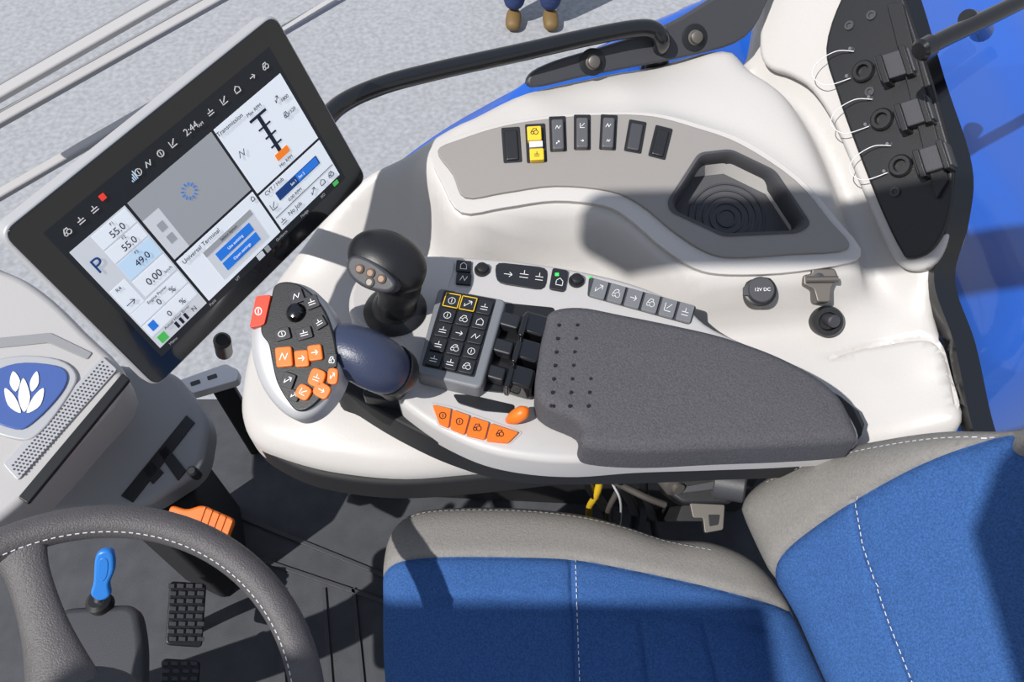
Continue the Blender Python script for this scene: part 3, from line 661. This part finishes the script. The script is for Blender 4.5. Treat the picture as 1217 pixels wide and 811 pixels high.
lathe('hub',wf.o-wn*.05,wn,[(.05,0),(.07,.02),(.068,.035),(.05,.045),(.002,.048)],M_dkgray,st,40)
sh_end=wf.o-wn*.205
taper('steering_shaft',[wf.o-wn*.04,wf.o-wn*.12,sh_end],[.03,.026,.026],M_under,st,16)
sc_=root('steering_column')
cfm=flat(.52)
slab('column_cover',cfm,rp(cfm.L([(66,722),(162,716),(170,760),(168,960),(20,960),(50,800)]),.02,5),0,.03,M_dkgray,sc_,.010,3)
taper('column_shroud',[P(108,800,.50),P(100,840,.40),P(70,860,.2),P(40,880,0)],[.045,.04,.04,.05],M_dkgray,sc_,20)
ky=root('ignition_key')
kb=P(118,716,.525)
lathe('key_switch',kb,(0,.1,1),[(.015,-.01),(.015,.004),(.010,.008)],M_black,ky,28)
kt=P(122,684,.58); kf=FR(kt,(.2,-.75,.6))
taper('key_blade',[kb+Vector((0,0,.004)),kb.lerp(kt,.5)],[.005,.005],M_metal,ky,10)
slab('key_bow',kf,kf.L(cr([(114,662),(122,653),(135,655),(137,675),(131,692),(132,706),(120,712),(109,705),(112,690)],4)),.006,.012,M_bluek,ky,.004,3)
slab('key_inset',kf,kf.L(cr([(119,664),(125,660),(130,664),(129,680),(123,688),(118,680)],4)),.0068,.003,M_bluek,ky,.001,2)
for i,(u,v,z,w,h) in enumerate([(221,730,.16,44,76),(214,806,.16,46,44)]):
    pe=root('foot_pedal'); pf=FR(P(u,v,z),(.35,-.1,.93))
    slab('pedal_plate',pf,rp(pf.L(pk(u,v,w,h,4)),.008),0,.012,M_black,pe,.003)
    bm=bmesh.new()
    for r in range(int(h/9)):
        for c in range(4): prism(bm,pf,pf.L(pk(u-w/2+w/8+c*w/4+(1 if r%2 else -1),v-h/2+5+r*9,8,5,4)),.005,.006)
    finish(bm,'pedal_treads',M_dkgray,pe,.0008)
    c=pf.W(0,0,-.012); taper('pedal_arm',[c,c+Vector((-.03,.0,-.06)),c+Vector((-.06,.0,-.148))],[.012,.012,.012],M_black,pe,12)
# ============================================================ SEAT
se=root('driver_seat')
CS=flat(.50)
co=[(452,700),(453,662),(460,632),(475,612),(500,600),(550,596),(620,597),(690,604),(745,618),(795,634),(850,638),(900,660),(935,700),(965,760),(1010,860),(1040,960),(700,985),(480,960),(455,811)]
cl=CS.L(cr(co,5)); DCc=Dist(cl)
seam=CS.L(cr([(450,680),(470,668),(520,663),(600,663),(680,666),(750,678),(820,693),(880,708),(950,726)],5,False))
DSm=Dist(seam,False)
s2=CS.L([(678,668),(680,740),(688,980)]); s3=CS.L([(455,722),(560,712),(700,722),(905,745)]); s4=CS.L([(760,740),(768,811),(780,980)]);s5=CS.L([(835,745),(850,811),(885,980)])
def dens(path,m=.006):
    out=[]
    for a,b in zip(path,path[1:]):
        n=max(1,int(math.dist(a,b)/m)); out+=[(a[0]+(b[0]-a[0])*i/n,a[1]+(b[1]-a[1])*i/n) for i in range(n)]
    return out+[path[-1]]
DG=[Dist(s,False) for s in (s2,s3,s4,s5)]
def hcu(x,y):
    d=DCc(x,y); r=.035; k=0 if d>=r else r-math.sqrt(max(r*r-(r-d)**2,0))
    gsum=.005*math.exp(-(DSm(x,y)/.004)**2)+sum(.004*math.exp(-(D(x,y)/.003)**2) for D in DG)
    return -k*.8-gsum+.008*min(d/.1,1)
regpoly=seam+CS.L([(1060,800),(1090,990),(700,1010),(440,985),(430,811)])
cs_seams=[dens(seam)]+[offs(dens(seam),o) for o in (.004,-.004)]
for s in (s2,s4,s5): cs_seams+=[dens(s)]+[offs(dens(s),o) for o in (.0035,-.0035)]
surf('cushion',CS,cl,hcu,[M_leath,M_blue],se,grid=.008,seams=[[p for p in s if inside(p[0],p[1],cl)] for s in cs_seams],region=lambda x,y:1 if inside(x,y,regpoly) else 0,skirt=.09,rings=(.001,.004,.009,.016,.025,.034))
e1=CS.L(cr([(482,616),(506,609),(560,606),(630,608),(690,615),(745,628),(795,644),(850,656)],5,False))
stitches('cushion_stitch_edge',CS,e1,hcu,M_stitch,se)
stitches('cushion_stitch_mid',CS,offs(dens(s2),.006),hcu,M_stitch,se,w=.0010)
slab('seat_pan',flat(0),[(p[0]*.96+.003,p[1]*.96) for p in cl[::3]],.42,.10,M_under,se,.01)
slab('suspension',flat(0),[(-.05,-.1),(.25,-.1),(.25,.30),(-.05,.30)],.33,.33,M_under,se,.02)
BK=fr3((880,590,.58),(960,811,.58),(1190,512,.85))
bo=[(868,618),(866,597),(878,577),(910,556),(960,535),(1030,519),(1100,509),(1170,508),(1230,498),(1330,470),(1450,450),(1560,560),(1500,900),(1250,1000),(1040,960),(970,830),(930,740),(896,680)]
bl=BK.L(cr(bo,5)); DB_=Dist(bl)
bseam=BK.L(cr([(900,708),(906,690),(930,655),(968,624),(1020,590),(1080,557),(1140,530),(1188,515),(1205,540),(1300,560),(1400,580)],5,False))
DBs=Dist(bseam,False); b2=BK.L([(1010,592),(1020,650),(1050,740),(1085,830)]); b3=BK.L([(925,735),(1060,690),(1217,640),(1400,600)]); DB2=[Dist(b2,False),Dist(b3,False)]
def hbk(x,y):
    d=DB_(x,y); r=.045; k=0 if d>=r else r-math.sqrt(max(r*r-(r-d)**2,0))
    return -k*.9-.006*math.exp(-(DBs(x,y)/.004)**2)-sum(.003*math.exp(-(D(x,y)/.003)**2) for D in DB2)
brp=bseam+BK.L([(1500,800),(1300,980),(1040,950),(940,811)])
bk_s=[]
for s in (bseam,b2): bk_s+=[dens(s)]+[offs(dens(s),o) for o in (.0035,-.0035)]
surf('backrest',BK,bl,hbk,[M_leath,M_blue],se,grid=.010,seams=[[p for p in s if inside(p[0],p[1],bl)] for s in bk_s],region=lambda x,y:1 if inside(x,y,brp) else 0,skirt=.07,rings=(.001,.004,.010,.018,.03,.044))
stitches('backrest_stitch_edge',BK,BK.L(cr([(905,574),(965,549),(1030,533),(1100,522),(1170,519)],6,False)),hbk,M_stitch,se)
stitches('backrest_stitch_mid',BK,offs(dens([tuple(p) for p in b2]),.007),hbk,M_stitch,se,w=.0010)
# ============================================================ BELT BUCKLE + WIRES
bb=root('seat_belt_buckle')
bq=FR(P(832,585,.54),(-.05,-.35,.93))
slab('buckle_body',bq,rp(bq.L([(785,560),(800,548),(860,546),(880,556),(882,580),(868,600),(812,600),(790,585)]),.006),0,.05,M_black,bb,.006,3)
slab('buckle_top',bq,rp(bq.L([(800,568),(858,558),(868,572),(858,582),(805,588)]),.004),.010,.02,M_dkgray,bb,.004,3)
slab('buckle_slot',bq,rp(bq.L([(812,574),(850,567),(852,572),(814,579)]),.001),.0115,.003,M_black,bb,.0005)
lathe('belt_reel',P(868,575,.555),(1,-.3,.2),[(.02,-.02),(.022,-.018),(.022,.018),(.02,.02)],M_dkgray,bb)
lathe('linkage_roller',P(795,568,.55),(.4,-.8,.3),[(.014,-.02),(.016,-.018),(.016,.016),(.008,.018),(.008,.024)],M_metald,bb)
slab('belt_tongue',bq,rp(bq.L([(820,598),(862,600),(860,630),(838,634),(836,616),(824,616)]),.003),-.002,.01,M_metald,bb,.001)
slab('tongue_slot',bq,rp(bq.L([(842,612),(856,612),(854,624),(843,626)]),.002),-.001,.006,M_black,bb,.0005)
slab('anchor',bq,rp(bq.L([(815,600),(860,600),(866,620),(808,620)]),.004),-.035,.38,M_under,bb,.004)
wi=root('wiring_harness')
for i,(q,m,r) in enumerate([([(700,548,.58),(712,570,.54),(708,590,.48),(700,606,.40),(700,640,.2)],M_yellow,.005),([(715,548,.58),(728,575,.52),(738,600,.45),(735,640,.2)],M_cable,.0018),([(725,548,.58),(740,580,.5),(755,610,.4),(750,640,.2)],M_black,.007),([(690,552,.58),(702,580,.5),(722,610,.4),(720,640,.2)],M_black,.008),([(740,550,.58),(735,580,.5),(722,612,.42),(730,640,.2)],M_metald,.004),([(770,548,.58),(765,580,.5),(775,612,.42),(780,640,.2)],M_black,.006),([(705,560,.56),(735,575,.52),(765,590,.50),(790,600,.48)],M_metald,.005)]):
    taper('wire_%d'%i,[P(*p) for p in q],[r]*len(q),m,wi,10)
# ============================================================ PERSON (outside)
pr=root('person')
fp=P(632,26,-1.4)
def skin(name,verts,edges,rad,m,parent):
    me=bpy.data.meshes.new(name); me.from_pydata([tuple(fp+Vector(v)) for v in verts],edges,[]); me.materials.append(m)
    o=bpy.data.objects.new(name,me); link(o,parent); s=o.modifiers.new('skin','SKIN')
    for i,r in enumerate(rad): me.skin_vertices[0].data[i].radius=(r,r) if not isinstance(r,tuple) else r
    me.skin_vertices[0].data[0].use_root=True; s.use_smooth_shade=True
    u=o.modifiers.new('sub','SUBSURF'); u.levels=2; u.render_levels=2; return o
skin('trousers',[(0,0,.95),(.10,0,.86),(.10,-.02,.48),(.10,.0,.08),(-.10,0,.86),(-.10,.0,.48),(-.10,.0,.08),(0,0,1.02)],[(0,1),(1,2),(2,3),(0,4),(4,5),(5,6),(0,7)],[(.15,.11),.095,.075,.068,.095,.075,.068,(.15,.10)],M_jean,pr)
skin('shirt',[(0,0,1.15),(0,0,1.00),(0,0,1.32),(0,0,1.42),(.19,0,1.40),(.25,-.02,1.13),(.22,-.10,.92),(-.19,0,1.40),(-.25,-.02,1.13),(-.22,-.10,.92),(0,0,1.47)],[(0,1),(0,2),(2,3),(3,4),(4,5),(5,6),(3,7),(7,8),(8,9),(3,10)],[(.14,.10),(.14,.10),(.16,.11),(.10,.08),.06,.045,.035,.06,.045,.035,.05],M_shirt,pr)
skin('head',[(0,0,1.60),(0,0,1.68),(0,-.01,1.53),(0,0,1.45),(0,-.1,1.60)],[(0,1),(0,2),(2,3),(0,4)],[(.075,.09),(.07,.085),.06,.052,.014],M_skin,pr)
skin('hair',[(0,.02,1.68),(0,.05,1.62),(0,-.02,1.71)],[(0,1),(0,2)],[(.08,.085),.07,.07],M_hair,pr)
for s in (1,-1):
    skin('hand_%s'%('l' if s>0 else 'r'),[(s*.22,-.11,.90),(s*.22,-.13,.82)],[(0,1)],[.03,.036],M_skin,pr)
    for k2 in range(4): skin('finger',[(s*(.19+.02*k2),-.13,.80),(s*(.19+.02*k2),-.15,.75),(s*(.19+.02*k2),-.14,.72+.005*abs(k2-1.5))],[(0,1),(1,2)],[.010,.009,.008],M_skin,pr)
    skin('thumb',[(s*.20,-.14,.86),(s*.17,-.16,.81),(s*.17,-.17,.78)],[(0,1),(1,2)],[.012,.010,.009],M_skin,pr)
    skin('shoe_%s'%('l' if s>0 else 'r'),[(s*.10,.03,.06),(s*.105,-.06,.045),(s*.11,-.12,.035)],[(0,1),(1,2)],[(.05,.055),(.048,.042),(.045,.032)],M_shoe,pr)
    for ex in (.03,): lathe('eye_%s'%('l' if s>0 else 'r'),fp+Vector((s*ex,-.088,1.615)),(0,-1,0),[(.010,-.005),(.009,.001),(.002,.004)],M_icon,pr,16)
# ============================================================ LIGHT / WORLD / CAMERA
sun=bpy.data.lights.new('sun','SUN'); sun.energy=4.8; sun.angle=math.radians(.6); sun.color=(1,.965,.92)
so_=bpy.data.objects.new('sun',sun); bpy.context.scene.collection.objects.link(so_); so_.rotation_euler=Vector((.50,.42,-.85)).to_track_quat('-Z','Y').to_euler(); so_.location=(-2,-2,4)
w=bpy.data.worlds.new('sky'); bpy.context.scene.world=w; w.use_nodes=True; nt=w.node_tree; bg=nt.nodes['Background']
tc=nt.nodes.new('ShaderNodeTexCoord'); sx=nt.nodes.new('ShaderNodeSeparateXYZ'); rr=nt.nodes.new('ShaderNodeValToRGB')
rr.color_ramp.elements[0].position=.0; rr.color_ramp.elements[0].color=(.95,.95,.93,1); rr.color_ramp.elements[1].position=.9; rr.color_ramp.elements[1].color=(.62,.74,1,1)
nt.links.new(tc.outputs['Generated'],sx.inputs[0]); nt.links.new(sx.outputs['Z'],rr.inputs['Fac']); nt.links.new(rr.outputs['Color'],bg.inputs['Color']); bg.inputs['Strength'].default_value=.60
cam=bpy.data.cameras.new('camera'); co_=bpy.data.objects.new('camera',cam); bpy.context.scene.collection.objects.link(co_)
cam.sensor_width=36; cam.lens=F/1217*36; cam.clip_start=.02; co_.location=C; co_.rotation_euler=(math.pi/2-PT,0,0)
bpy.context.scene.camera=co_
bpy.context.scene.view_settings.view_transform='Standard'
bpy.context.view_layer.update()
for r,ch_ in ROOTS.items():
    pts=[]
    for o in ch_:
        pts+= [o.matrix_world@Vector(c) for c in o.bound_box]
    if not pts: continue
    c=Vector([(min(p[i] for p in pts)+max(p[i] for p in pts))/2 for i in range(3)]); c.z=min(p.z for p in pts)
    r.location=c
    for o in ch_: o.matrix_parent_inverse=Matrix.Translation(-c)
